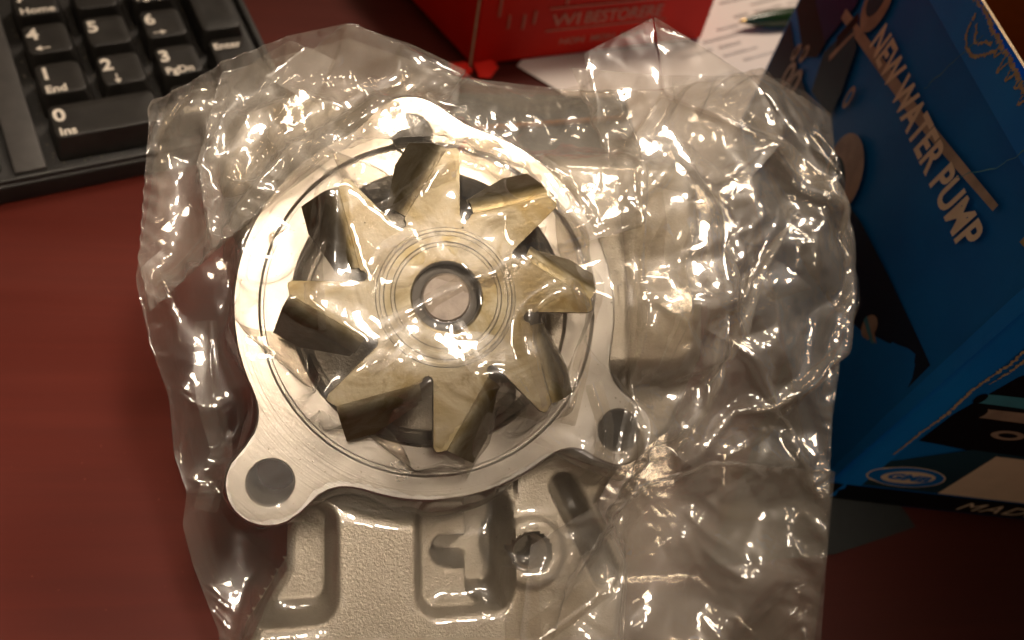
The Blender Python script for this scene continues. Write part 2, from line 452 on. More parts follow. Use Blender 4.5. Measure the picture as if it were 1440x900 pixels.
sh = lathe('shaft', [(0, WT - .4), (.6, WT - .42), (4.3, WT - .45), (4.7, WT - .7), (4.75, WT - 9)], M['shaft'], imp, 48)
sh['label'] = 'dull grey round shaft end in the hub recess'

#%%KEYBOARD
# ------------------------------------------------------------------ keyboard
KY, KT = math.radians(40.5), math.radians(8)
K1 = V(math.cos(KY), math.sin(KY), 0); K2 = V(-math.sin(KY) * math.cos(KT), math.cos(KY) * math.cos(KT), math.sin(KT)); K3 = np.cross(K1, K2)
kb = empty('keyboard', frame(V(-171, 198, 22), K1, K2, K3))
tag(kb, 'dusty black computer keyboard, number pad end, beside the bag', 'keyboard')
P = 19.05
KW = dict(W=6.6, D=6.3)
def key(cx, cy, wx=1, wy=1, legends=(), lab=None):
    hx, hy = 6.7 + (wx - 1) * P / 2, 6.9 + (wy - 1) * P / 2
    bx_, by_ = hx + 1.5, hy + 1.3
    loops = []
    for f_, z, r in ((1, -8.5, 1.2), (.12, -.9, 1.8), (.03, -.35, 2.0), (-.06, -.08, 2.0), (-.18, 0, 1.9)):
        ax, ay = hx + (bx_ - hx) * f_, hy + (by_ - hy) * f_
        sk = .35 * f_
        loops.append([(cx + x, cy + y + .6 - .6 * f_, z + (-.0)) for x, y in rrect(ax, ay, r)])
    loops.append([(cx + x, cy + y + .6, -.35) for x, y in rrect(hx * .55, hy * .55, 1.6)])
    o = loft('key', loops, M['key'], kb, True, True, 50)
    if lab: o['label'] = lab
    for s, dx, dy, size, bold in legends:
        mtx = Matrix.Translation(((cx + dx) * MM, (cy + dy) * MM, .05 * MM))
        text('legend', s, size, M['legend'], o, mtx, bold, thick=.05)
    return o
def arrow(o, cx, cy, ang):
    pts = [(-2.3, .22), (.3, .22), (.3, 1.15), (2.3, 0), (.3, -1.15), (.3, -.22), (-2.3, -.22)]
    c, s = math.cos(ang), math.sin(ang)
    plate('legend', [[(cx + x * c - y * s, cy + x * s + y * c) for x, y in pts]], -.02, .1, M['legend'], o, .01)
DX, DY = 4.0, -2.2          # key centre relative to its digit
def num(i, j, d, sub=None, arr=None):
    cx, cy = i * P + DX, j * P + DY
    lg = [(d, -5.9, .6, 7.4, .22)]
    if sub: lg.append((sub, -5.6, -5.6, 4.4, .1))
    o = key(cx, cy, 1, 1, lg)
    if arr is not None: arrow(o, cx - 2.2, cy - 3.9, arr)
num(0, 2, '7', 'Home'); num(1, 2, '8'); num(2, 2, '9', 'PgUp')
num(0, 1, '4', arr=math.pi); num(1, 1, '5'); num(2, 1, '6', arr=0)
num(0, 0, '1', 'End'); num(1, 0, '2', arr=-math.pi / 2); num(2, 0, '3', 'PgDn')
key(.5 * P + DX, -P + DY, 2, 1, [('0', -15.4, .6, 7.4, .22), ('Ins', -15.0, -5.6, 4.6, .1)], 'wide zero key with a worn smudge by its digit')
key(2 * P + DX, -P + DY, 1, 1, [('.', -5.0, 1.5, 5.6, .18), ('Del', -5.0, -5.2, 3.4, .08)])
key(3 * P + DX, 1.5 * P + DY, 1, 2, [('+', -5.0, 9.0, 5.6, .18)])
key(3 * P + DX, -.5 * P + DY, 1, 2, [('Enter', -5.9, 12.0, 4.4, .1)])
for i in range(3):
    o = key(-33 + DX - i * P, -P + DY)
arrow(o, -33 + DX, -P + DY, 0)
for i in range(3):
    for j in (2, 3): key(-33 + DX - i * P, j * P + DY)
X1, Y0, Y1, XL = 75.5, -34.0, 92.0, -300.0
zt, zf = -6.5, -8.5
# case: rim with openings over a lower floor
fl = box('case', (XL, Y0 - 1.0, -17.5), (X1 + 1, Y1, -9.4), M['case'], kb, 1.2, 3)
fl.data.transform(Matrix.Identity(4))
def rim(x0, x1, y0, y1, z1, nm='case_rim', m='case', bev=.7): return box(nm, (x0, y0, -11), (x1, y1, z1), M[m], kb, bev, 3)
rim(XL, X1, Y0 - .2, Y0 + 1.6, -7.6)
rim(X1 - 2.4, X1 + .2, Y0 + 1.7, Y1 - .3, -7.2)
st_ = rim(-17.5, -8.2, Y0 + 1.7, Y1 - .3, -6.6, 'divider', 'strip', .5)
st_['label'] = 'charcoal strip of case between arrow keys and number pad'
rim(-100, -17.6, -8.5, 14, -6.7, 'divider', 'strip', .5)
# dust caught in the gaps between the keys
dv, df = [], []
for i in range(900):
    x, y = random.uniform(-8, 72), random.uniform(-31, 60); s = random.uniform(.08, .28)
    gx = abs((x - DX) / P - round((x - DX) / P)); gy = abs((y - DY) / P - round((y - DY) / P))
    if gx < .44 and gy < .44: continue
    z = random.uniform(-9.3, -8.2); b0 = len(dv)
    dv += [(x + s * random.uniform(.6, 2), y, z), (x - s, y + s, z + s * .5), (x - s, y - s, z), (x, y, z + s)]
    df += [(b0, b0 + 1, b0 + 3), (b0 + 1, b0 + 2, b0 + 3), (b0 + 2, b0, b0 + 3)]
tag(mesh('dust', dv, df, M['dust'], kb, False), kind='stuff')
for sx in (-8, 62):
    box('foot', (sx, 78, -36), (sx + 8, 86, -17), M['case'], kb, 1)

#%%BOXES
# ------------------------------------------------------------------ blue carton
BY = math.radians(10.0); BE1 = V(math.cos(BY), math.sin(BY), 0); BE2 = V(-math.sin(BY), math.cos(BY), 0)
BO = V(105.0, 131.5, 0)
bb = empty('blue_carton', frame(BO, BE1, BE2, V(0, 0, 1)))
tag(bb, 'scuffed blue water pump carton with torn white edges standing open', 'carton')
BW, BL, BH, TH = 118.0, 181.0, 118.0, .9
# outer shell swept round the four sides with rounded corners; worn edge bands are their own strips
def wall_shell():
    pts = []
    R = 3.2
    for cx, cy, a0 in ((R, R, 180), (BW - R, R, 270), (BW - R, BL - R, 0), (R, BL - R, 90)):
        for i in range(7):
            a = math.radians(a0 + 15 * i); pts.append((cx + R * math.cos(a), cy + R * math.sin(a)))
    n = len(pts)
    def bulge(p, z):      # slightly puffed and crushed walls
        k = math.sin(math.pi * min(1, max(0, z / BH)))
        sx = math.sin(math.pi * min(1, max(0, p[1] / BL))); sy = math.sin(math.pi * min(1, max(0, p[0] / BW)))
        dx = -1.6 * sx * k if p[0] < 10 else 0; dy = -1.2 * sy * k if p[1] < 10 else 0
        c = max(0, 1 - (abs(p[0]) + abs(p[1])) / 14)
        return (p[0] + dx - 3.0 * c * (1 - z / BH) + 2.0 * c * z / BH, p[1] + dy - 1.0 * c * z / BH, z)
    loops = [[bulge(p, z) for p in pts] for z in np.linspace(.4, BH, 15)]
    inl = [[((q[0] - BW / 2) * (1 - 2 * TH / BW) + BW / 2, (q[1] - BL / 2) * (1 - 2 * TH / BL) + BL / 2, q[2]) for q in lp] for lp in loops]
    o = loft('wall', loops, M['blue'], bb, False, False, 60)
    i = loft('lining', [l[::1] for l in inl][::-1], M['kraft'], bb, False, True, 60)
    rimv = loops[-1] + [(q[0], q[1], BH + .05) for q in inl[-1]]
    n_ = len(pts)
    r = mesh('torn_rim', rimv, [(k, (k + 1) % n_, n_ + (k + 1) % n_, n_ + k) for k in range(n_)], M['board'], bb, False)
    return bulge
bulge = wall_shell()
def face_left(y, z, off=.12):      # y back along the face, z up
    q = bulge((0, y), z); return (q[0] - off, y, z)
def face_front(x, z, off=.12):
    q = bulge((x, 0), z); return (q[0] if x < 8 else x, q[1] - off, z)
def patch(name, poly, mat, fn, off=.12, dens=4.0, parent=bb):
    """flat print: polygon in face coordinates laid on the (bulging) card"""
    me = bmesh.new(); vs = [me.verts.new((p[0], p[1], 0)) for p in poly]
    me.faces.new(vs); bmesh.ops.triangulate(me, faces=me.faces[:])
    for _ in range(5):
        lg = [e for e in me.edges if e.calc_length() > dens * 2]
        if not lg: break
        bmesh.ops.subdivide_edges(me, edges=lg, cuts=1); bmesh.ops.triangulate(me, faces=me.faces[:])
    me.verts.index_update()
    V_ = [fn(v.co.x, v.co.y, off) for v in me.verts]; F_ = [[v.index for v in f.verts] for f in me.faces]; me.free()
    return mesh(name, V_, F_, mat, parent, True, 0)
def ell(cx, cy, rx, ry, rot=0, n=28):
    c, s = math.cos(rot), math.sin(rot)
    return [(cx + rx * math.cos(t) * c - ry * math.sin(t) * s, cy + rx * math.cos(t) * s + ry * math.sin(t) * c) for t in [2 * math.pi * i / n for i in range(n)]]
def face_text(name, s, fn, size, mat, p0, dirx, diry, **kw):
    o = text(name, s, size, mat, bb, Matrix.Identity(4), **kw)
    for v in o.data.vertices:
        a, b, c = v.co / MM
        f0, f1 = p0[0] + a * dirx[0] + b * diry[0], p0[1] + a * dirx[1] + b * diry[1]
        v.co = Vector(fn(f0, f1, .24 + c)) * MM
    return o
# left panel prints (y back, z up)
patch('dark_print_panel', [(5, 3), (181 - 4, 3), (177, 52), (150, 48), (118, 50), (90, 48), (63, 55), (40, 58), (18, 60), (7, 61)], M['deep_blue'], face_left, .10)
patch('dark_print_panel', [(177, 57), (177, 110), (150, 95), (139, 82), (140, 60), (150, 53)], M['black_print'], face_left, .11)
patch('navy_print_panel', [(163, 68), (140, 66), (133, 84), (139, 100), (152, 97)], M['navy'], face_left, .14)
patch('pump_photo', ell(122, 92, 8, 9.5), M['photo_grey'], face_left, .16)
patch('pump_photo', ell(123.5, 93, 5, 6.5), M['teal_print'], face_left, .20)
patch('pump_photo', [(137, 64), (128, 80), (118, 78), (112, 66), (110, 57), (131, 52)], M['teal_print'], face_left, .16)
patch('pump_photo', [(134, 72), (129, 84), (126, 83), (130, 70)], M['black_print'], face_left, .19)
patch('pump_photo', [(132, 66), (125, 80), (124, 79), (130, 65)], M['photo_grey'], face_left, .2)
patch('pump_photo', ell(106, 68, 2.2, 4.0), M['photo_grey'], face_left, .16)
patch('pump_photo', ell(106, 68, 1.1, 2.4), M['blue'], face_left, .2)
patch('pump_photo', ell(85, 55, 12.5, 11.5, .3), M['photo_grey'], face_left, .16)
patch('pump_photo', ell(86, 50, 9, 6, .3), M['teal_print'], face_left, .2)
for y_, z_, r_ in ((158, 50, 2.2), (151, 54, 2.2), (155, 42, 3.4), (147, 44, 3.6)):
    patch('pump_photo', ell(y_, z_, r_, r_ * 1.9, .3), M['photo_grey'], face_left, .17)
    patch('pump_photo', ell(y_ + .3, z_, r_ * .5, r_ * 1.1, .3), M['black_print'], face_left, .21)
patch('pump_photo', ell(32, 44, 3.2, 4.2, .2), M['photo_grey'], face_left, .17)
patch('pump_photo', [(31, 41.4), (31, 45.6), (25, 44.6), (25, 41)], M['photo_grey'], face_left, .18)
patch('pump_photo', [(35.5, 42.6), (35.5, 44.6), (25.5, 43.6), (25.5, 42.4)], M['photo_cyan'], face_left, .21)
patch('pump_photo', ell(57, 44, 1.6, 2.2), M['photo_grey'], face_left, .17)
patch('stripe', [(138, 76.5), (138, 80), (100, 86), (72, 90), (26, 98), (26, 96), (72, 86.5), (100, 82.3)], M['photo_grey'], face_left, .15)
patch('stripe', [(14, 101), (14, 98.5), (3.5, 100), (3.5, 102)], M['gold_ink'], face_left, .15)
face_text('lettering', 'NEW WATER PUMP', face_left, 12.0, M['peach'], (112, 83.4), (-1, 0), (0, 1), bold=.36, shear=.18, width=88, thick=.02, spacing=1.04)
# front panel prints (x right, z up)
patch('dark_print_panel', [(8, 38), (28, 36), (BW - 5, 36), (BW - 5, 96), (30, 92), (14, 70), (9, 52)], M['black_print'], face_front, .10)
patch('teal_print_panel', [(4, 11), (BW - 5, 11), (BW - 5, 37), (24, 37), (4, 24)], M['teal_print'], face_front, .12)
patch('black_base_band', [(-1.5, .8), (BW - 4, .8), (BW - 4, 10.2), (-1, 10.2)], M['black_print'], face_front, .14)
patch('label_panel', [(30, 11.2), (BW - 6, 11.2), (BW - 6, 36), (32, 35.4)], M['peach'], face_front, .16)
patch('logo', ell(16.4, 18.4, 11.0, 6.0), M['peach'], face_front, .17)
patch('logo', ell(16.4, 18.4, 10.5, 5.6), M['blue'], face_front, .21)
patch('logo', ell(16.4, 18.4, 7.8, 3.7, .12), M['peach'], face_front, .25)
face_text('logo_lettering', 'GMB', face_front, 4.4, M['blue'], (10.2, 16.9), (1, 0), (0, 1), bold=.2, shear=.2, width=12.4)
face_text('lettering', 'MADE', face_front, 7.4, M['peach'], (40.5, 2.6), (1, 0), (0, 1), bold=.0, shear=.3, width=28, thick=.02, spacing=1.15)
patch('glyph', [(66, 20), (70, 25), (70, 20)], M['black_print'], face_front, .22)
for cx, cz, s in ((24, 70, 1.0), (33, 62, 1.2), (28, 46, 1.1), (36, 50, 1.3)):
    patch('pump_photo', ell(cx, cz, 4.2 * s, 2.0 * s), M['photo_grey'], face_front, .15)
    patch('pump_photo', ell(cx, cz, 2.4 * s, 1.0 * s), M['black_print'], face_front, .19)
for z_, x0_, mat_ in ((62, 11, 'photo_cyan'), (56, 15, 'photo_grey')):
    patch('pump_photo', [(x0_, z_), (x0_ + 18, z_ + 1), (x0_ + 18, z_ - 3.6), (x0_, z_ - 4)], M[mat_], face_front, .15)
    patch('pump_photo', ell(x0_, z_ - 2, 1.4, 2.2), M['black_print'], face_front, .2)
patch('pump_photo', [(30, 58), (44, 66), (60, 62), (60, 44), (40, 42), (32, 50)], M['photo_grey'], face_front, .13)
# bright worn band round the near corner and along the top edge
patch('edge_band', [(.6, 2), (4.5, 2), (5.0, 40), (5, 90), (4, 116), (.6, 116)], M['blue_edge'], face_left, .13)
patch('edge_band', [(3, 108), (177, 106), (177, 117.4), (3, 117.4)], M['blue_edge'], face_left, .12)
def corner_band():
    zs = np.linspace(1.5, 116.5, 24); vs, fs = [], []
    for z in zs:
        for i in range(9):
            a = math.radians(180 + 11.25 * i); q = bulge((3.2 + 3.2 * math.cos(a), 3.2 + 3.2 * math.sin(a)), z)
            vs.append((q[0] + .14 * math.cos(a), q[1] + .14 * math.sin(a), z))
        q = bulge((7.5, 0), z); vs.append((q[0], q[1] - .13, z))
    for j in range(len(zs) - 1):
        for i in range(9): fs.append((j * 10 + i, j * 10 + i + 1, (j + 1) * 10 + i + 1, (j + 1) * 10 + i))
    mesh('edge_band', vs, fs, M['blue_edge'], bb, True, 0)
corner_band()
def torn(path, wfn, fn, off=.3, step=.35):
    """ragged ribbon of bare paperboard where the print has torn away"""
    P_ = resample2(path, step); n = len(P_); vs, fs = [], []
    a = np.cumsum(rng.normal(0, 1, n)) * .12; a -= np.linspace(0, a[-1], n); a = np.clip(a, -1.2, 1.2)
    for i in range(n):
        d = norm(P_[min(i + 1, n - 1)] - P_[max(i - 1, 0)]); nn = V(-d[1], d[0]); w_ = wfn(i / (n - 1))
        l, r = w_ * rng.uniform(.15, 1.25), w_ * rng.uniform(.15, 1.25)
        c = P_[i] + nn * a[i] * w_
        vs += [fn(*(c + nn * l), off), fn(*(c - nn * r), off)]
        if i and rng.uniform() > .04: fs.append((2 * i - 2, 2 * i - 1, 2 * i + 1, 2 * i))
    return mesh('torn_edge', vs, fs, M['board'], bb, False)
def resample2(path, step):
    p = np.asarray(path, float); sgm = np.r_[0, np.cumsum(np.linalg.norm(np.diff(p, axis=0), axis=1))]; t = np.arange(0, sgm[-1], step)
    return np.stack([np.interp(t, sgm, p[:, k]) for k in (0, 1)], -1)
torn([(6.2, 30), (6.6, 34), (6.0, 42), (7.2, 52), (6.6, 64), (8.0, 74), (7.6, 88), (8.5, 104)], lambda t: .35 + .55 * t, face_front)
for k in range(5):
    z0_ = 66 + 7 * k; torn([(9 + 1.5 * k % 4, z0_), (10.5 + k % 3, z0_ + 9), (11 + 1.2 * k, z0_ + 16)], lambda t: .5 * math.sin(math.pi * t) + .08, face_front)
torn([(20, 117.3), (60, 117.2), (100, 117.3), (140, 117.4)], lambda t: .8, face_left)
torn([(76, 116), (74, 111), (70, 109.5), (66, 110), (62, 113.5), (60, 116)], lambda t: .55, face_left)
torn([(73, 115), (69, 112.5), (66, 114.5), (63, 115.5)], lambda t: .6, face_left)
for k in range(9):
    y0_ = 24 + 4.3 * k; torn([(y0_, 116.6), (y0_ + 1.2, 114.8 - (k * 7 % 5) * .5), (y0_ + 2.2, 116.8)], lambda t: .4, face_left)
# hairline creases in the print
def crease(pts, fn, wd=.16):
    vs, fs = [], []
    P_ = [V(*p) for p in pts]; Q = []
    for a, b in zip(P_[:-1], P_[1:]):
        for s in np.linspace(0, 1, 7)[:-1]: Q.append(a + (b - a) * s + rng.normal(0, .25, 2))
    Q.append(P_[-1])
    for i, q in enumerate(Q):
        d = norm(Q[min(i + 1, len(Q) - 1)] - Q[max(i - 1, 0)]); nn = V(-d[1], d[0]) * wd * random.uniform(.4, 1.2)
        vs += [fn(*(q + nn), .3), fn(*(q - nn), .3)]
        if i: fs.append((2 * i - 2, 2 * i - 1, 2 * i + 1, 2 * i))
    mesh('crease', vs, fs, M['photo_cyan'], bb, False)
    return
crease([(68, 115), (72, 103), (75, 94)], face_left); crease([(30, 113), (34, 102), (43, 91)], face_left)

# ------------------------------------------------------------------ red carton behind
RA, RB = V(-47.0, 294.0, 0), V(53.0, 365.5, 0)
RE1 = norm(RB - RA); RE2 = V(-RE1[1], RE1[0], 0)
rbx = empty('red_carton', frame(RA, RE1, RE2, V(0, 0, 1)))
tag(rbx, 'red carton with faded white lettering and bent corner flaps, behind the bag', 'carton')
RW, RD, RH = float(np.linalg.norm(RB - RA)), 95.0, 46.0
def red_shell():
    n = 8; vs = []
    # left face leans outward; the near corner is split open
    A = [(2.5, 0, 1.2), (RW, 0, 1.2), (RW + 1, RD, 1.2), (-14, RD, 1.2)]; T = [(2.5, .5, RH), (RW - 1, .5, RH), (RW, RD, RH), (-14, RD, RH)]
    bm = bmesh.new()
    a = [bm.verts.new([c * MM for c in p]) for p in A]; t = [bm.verts.new([c * MM for c in p]) for p in T]
    bm.faces.new(a[::-1]); bm.faces.new(t)
    for i in range(4): bm.faces.new((a[i], a[(i + 1) % 4], t[(i + 1) % 4], t[i]))
    bmesh.ops.bevel(bm, geom=bm.edges[:], offset=.8 * MM, segments=2, affect='EDGES')
    me = bpy.data.meshes.new('wall'); bm.to_mesh(me); bm.free(); me.materials.append(M['red']); me.shade_smooth(); me.set_sharp_from_angle(angle=.7)
    link(bpy.data.objects.new('wall', me), rbx)
red_shell()
def rtext(s, size, x, z, width, nm='lettering', bold=.1):
    mtx = Matrix.Translation((x * MM, -.25 * MM, z * MM)) @ Matrix.Rotation(math.pi / 2, 4, 'X')
    return text(nm, s, size, M['white_ink'], rbx, mtx, bold, width=width)
rtext('WI', 8, 37, 17.0, 14); rtext('BESTORERE', 8, 53, 17.0, 40)
rtext('NON  MON  MON', 4, 43, 7.5, 44)
for x_, z_, h_ in ((16, 18, 6), (23, 17, 7), (28, 19, 6), (11, 24, 8), (42, 27, 12)):
    box('print_mark', (x_, -.3, z_), (x_ + 1.0, .6, z_ + h_), M['white_ink'], rbx, 0)
for z_ in (14.6, 25.2): box('print_mark', (35, -.3, z_), (97, .6, z_ + .5), M['white_ink'], rbx, 0)
# split corner: pale torn edge and two bent tabs catching the lamp
loft('torn_edge', [[(1.2 + x, -.6 + y, z) for x, y in rrect(.45, .4, .3, 2)] for z in (1.5, 12, 30, RH)], M['board'], rbx)
def tab(pts, z, mat=M['red_flap']):
    vs = [(x, y, z + dz) for x, y, dz in pts] + [(x, y, z + dz - .6) for x, y, dz in pts]; n = len(pts)
    mesh('corner_tab', vs, [tuple(range(n)), tuple(range(2 * n - 1, n - 1, -1))] + [(i, n + i, n + (i + 1) % n, (i + 1) % n) for i in range(n)], mat, rbx, False)
tab([(2, -1, 2.5), (11, -1, 3.2), (12.5, -5, 2.2), (7, -9.5, .8), (2.5, -8.5, .8)], 1.0)
tab([(-8, 1, 2.6), (0, -.5, 3.2), (0, -6, 2.0), (-4, -7.5, .8), (-8, -4, 1.2)], 1.0)

# ------------------------------------------------------------------ papers, pen, cards
def sheet(name, corners, z, mat, parent=None, curl=0.0, nx=14, ny=14):
    a, b, c, d = [V(*p) for p in corners]; vs, fs = [], []
    for j in range(ny + 1):
        for i in range(nx + 1):
            s, t = i / nx, j / ny
            p = a * (1 - s) * (1 - t) + b * s * (1 - t) + c * s * t + d * (1 - s) * t
            vs.append((p[0], p[1], z + curl * (s - .5) ** 2 * 4 * (1 - t) + .25 * math.sin(9 * s + 4 * t)))
    for j in range(ny):
        for i in range(nx): q = j * (nx + 1) + i; fs.append((q, q + 1, q + nx + 2, q + nx + 1))
    n = len(vs); vs += [(x, y, z_ - .12) for x, y, z_ in vs]; fs += [tuple(n + i for i in f[::-1]) for f in fs]
    return mesh(name, vs, fs, mat, parent, True, 0)
pp = sheet('paper_sheet', [(-27, 305), (65, 262), (330, 520), (40, 640)], .7, M['paper'])
tag(pp, 'white printed paper sheet under the red carton', 'paper')
pa, pb, pd = V(-27, 305), V(65, 262), V(40, 640)
for k in range(26):      # printed text lines, broken into words
    t = .06 + k * .034; s = .10
    while s < .93:
        L = random.uniform(.02, .09)
        if random.random() < .75:
            q0 = pa + (pb - pa) * 0; 
            e1 = norm(V(330, 520) - V(65, 262)); e2 = V(-e1[1], e1[0])
            o0 = V(66, 276) + e1 * (s * 330) + e2 * (k * 6.2 - 10)
            if (o0 - V(-27, 305)) @ e2 < 140 and k < 22:
                vs = [o0, o0 + e1 * L * 330, o0 + e1 * L * 330 + e2 * 1.5, o0 + e2 * 1.5]
                mesh('printed_line', [(p[0], p[1], 1.15) for p in vs], [(0, 1, 2, 3)], M['ink'], pp, False)
        s += L + .015
pen = empty('pen', Matrix.Translation((70 * MM, 383 * MM, 5.6 * MM)) @ Matrix.Rotation(math.radians(34), 4, 'Z') @ Matrix.Rotation(math.pi / 2, 4, 'Y'))
tag(pen, 'dark green pen with pale tip lying on the paper beside the blue carton', 'pen')
lathe('barrel', [(1.2, 3), (2.4, 8), (4.1, 18), (4.6, 30), (4.6, 120), (3.8, 123), (0, 124)], M['green'], pen, 32)
lathe('tip', [(0, 0), (.5, .1), (.9, 1.2), (1.25, 3.2)], M['brass'], pen, 24)
card = sheet('folded_card', [(-36, 236), (34, 262), (22, 300), (-48, 272)], 3.0, M['slate'], None, 0)
tag(card, 'dark slate card with a kraft edge lying behind the bag', 'card')
box('kraft_edge', (0, 0, 0), (74, 1.6, 1.8), M['kraft'], card, .3).data.transform(Matrix.Translation((-40 * MM, 247 * MM, 3.3 * MM)) @ Matrix.Rotation(math.atan2(24, 42), 4, 'Z'))
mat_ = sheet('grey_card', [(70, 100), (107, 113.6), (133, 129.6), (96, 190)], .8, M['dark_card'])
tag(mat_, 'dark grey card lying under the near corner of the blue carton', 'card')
#%%BAG
# ------------------------------------------------------------------ clear plastic bag (film relaxed as cloth over the pump)
def film_material(name, haze=.07, crk=1.0, tint=(.975, .955, .92)):
    m = NT(name); co = m.coords()
    nrm = m.bump(m.noise(co, 260, 1, .5, .4), .4, .0004 * crk)
    tr = m.node('ShaderNodeBsdfTransparent'); tr.inputs[0].default_value = (*tint, 1)
    ga = m.node('ShaderNodeBsdfGlossy'); ga.inputs['Roughness'].default_value = .075; m.link(nrm, ga.inputs['Normal'])
    gb = m.node('ShaderNodeBsdfGlossy'); gb.inputs['Roughness'].default_value = .34; m.link(nrm, gb.inputs['Normal'])
    gl = m.node('ShaderNodeMixShader'); gl.inputs[0].default_value = .32; m.link(ga.outputs[0], gl.inputs[1]); m.link(gb.outputs[0], gl.inputs[2])
    lw = m.node('ShaderNodeLayerWeight'); lw.inputs['Blend'].default_value = .5; m.link(nrm, lw.inputs['Normal'])
    pw = m.node('ShaderNodeMath', operation='POWER'); m.link(lw.outputs['Facing'], pw.inputs[0]); pw.inputs[1].default_value = 4.0
    fr = m.node('ShaderNodeMath', operation='MULTIPLY_ADD'); m.link(pw.outputs[0], fr.inputs[0]); fr.inputs[1].default_value = .8; fr.inputs[2].default_value = .12
    df = m.node('ShaderNodeBsdfDiffuse'); df.inputs[0].default_value = (.92, .87, .79, 1)
    tl = m.node('ShaderNodeBsdfTranslucent'); tl.inputs[0].default_value = (.92, .87, .79, 1)
    hz = m.node('ShaderNodeMixShader'); hz.inputs[0].default_value = .5; m.link(df.outputs[0], hz.inputs[1]); m.link(tl.outputs[0], hz.inputs[2])
    m1 = m.node('ShaderNodeMixShader'); m1.inputs[0].default_value = haze; m.link(tr.outputs[0], m1.inputs[1]); m.link(hz.outputs[0], m1.inputs[2])
    m2 = m.node('ShaderNodeMixShader'); m.link(fr.outputs[0], m2.inputs[0]); m.link(m1.outputs[0], m2.inputs[1]); m.link(gl.outputs[0], m2.inputs[2])
    m.n.remove(m.b); m.link(m2.outputs[0], m.out.inputs['Surface'])
    return m.m
M['film'] = film_material('clear_film', .032, .8)
M['film2'] = film_material('clear_film_crumpled', .20, 1.2)

# --- collision surface: highest solid under each point of the pump plane
CS = .5; cxs = np.arange(-75, 130, CS); cys = np.arange(-105, 95, CS); CX, CY = np.meshgrid(cxs, cys)
def lowfreq(x, y, seed, sc_=25.):
    r = np.random.default_rng(seed); o = np.zeros(x.shape)
    for _ in range(7):
        a = r.uniform(0, 6.28); k = r.uniform(.6, 1.8) / sc_ * 6.28; o += np.sin((x * math.cos(a) + y * math.sin(a)) * k + r.uniform(0, 6.28))
    return o / 7
floor_h = np.maximum(w_of_z(CX, CY, 2.0), -25 + 5 * lowfreq(CX, CY, 3) + 9 * np.exp(-((CX - 88) ** 2 + (CY - 5) ** 2) / 900))
HC = np.where(sd_poly(CX, CY, CAST) < 0, np.maximum(cast_height(CX, CY), -17), floor_h)
HC = np.where(sd_flange(CX, CY) < 0, 0, HC); HC = np.where(np.hypot(CX, CY) < 28.6, -9.0, HC)
sds = sd_poly(CX, CY, star)
HC = np.where(sds < .4, WT, np.where(sds < 3.2, np.maximum(HC, WT - 4 * np.maximum(sds, 0)), HC))
HC = np.where(np.hypot(CX, CY) < 6, WT - 1, HC)
def coll(x, y):
    fx = np.clip((x - cxs[0]) / CS, 0, len(cxs) - 1.01); fy = np.clip((y - cys[0]) / CS, 0, len(cys) - 1.01)
    i = fx.astype(int); j = fy.astype(int); a = fx - i; b = fy - j
    return (HC[j, i] * (1 - a) + HC[j, i + 1] * a) * (1 - b) + (HC[j + 1, i] * (1 - a) + HC[j + 1, i + 1] * a) * b
def resamp(poly, n):
    p = np.asarray(poly, float); s = np.r_[0, np.cumsum(np.linalg.norm(np.diff(p, axis=0), axis=1))]; t = np.linspace(0, s[-1], n)
    return np.stack([np.interp(t, s, p[:, k]) for k in range(p.shape[1])], -1)
def coons(top, right, bottom, left, ny, nx):
    T = resamp(top, nx); B = resamp(bottom[::-1], nx); L = resamp(left[::-1], ny); R = resamp(right, ny)   # rows run from top to bottom
    s = np.linspace(0, 1, nx)[None, :, None]; t = np.linspace(0, 1, ny)[:, None, None]
    return (1 - t) * T[None] + t * B[None] + (1 - s) * L[:, None] + s * R[:, None] - ((1 - s) * (1 - t) * T[0] + s * (1 - t) * T[-1] + (1 - s) * t * B[0] + s * t * B[-1])
def upsample(A, ny, nx):
    def ax(A, n):
        m = A.shape[0]; f = np.linspace(0, m - 1, n); i = np.clip(f.astype(int), 0, m - 2); a = (f - i)[:, None, None]
        i0 = np.clip(i - 1, 0, m - 1); i3 = np.clip(i + 2, 0, m - 1)
        p0, p1, p2, p3 = A[i0], A[i], A[i + 1], A[i3]
        return p1 + .5 * a * (p2 - p0 + a * (2 * p0 - 5 * p1 + 4 * p2 - p3 + a * (3 * (p1 - p2) + p3 - p0)))
    return ax(ax(A, ny).transpose(1, 0, 2), nx).transpose(1, 0, 2)
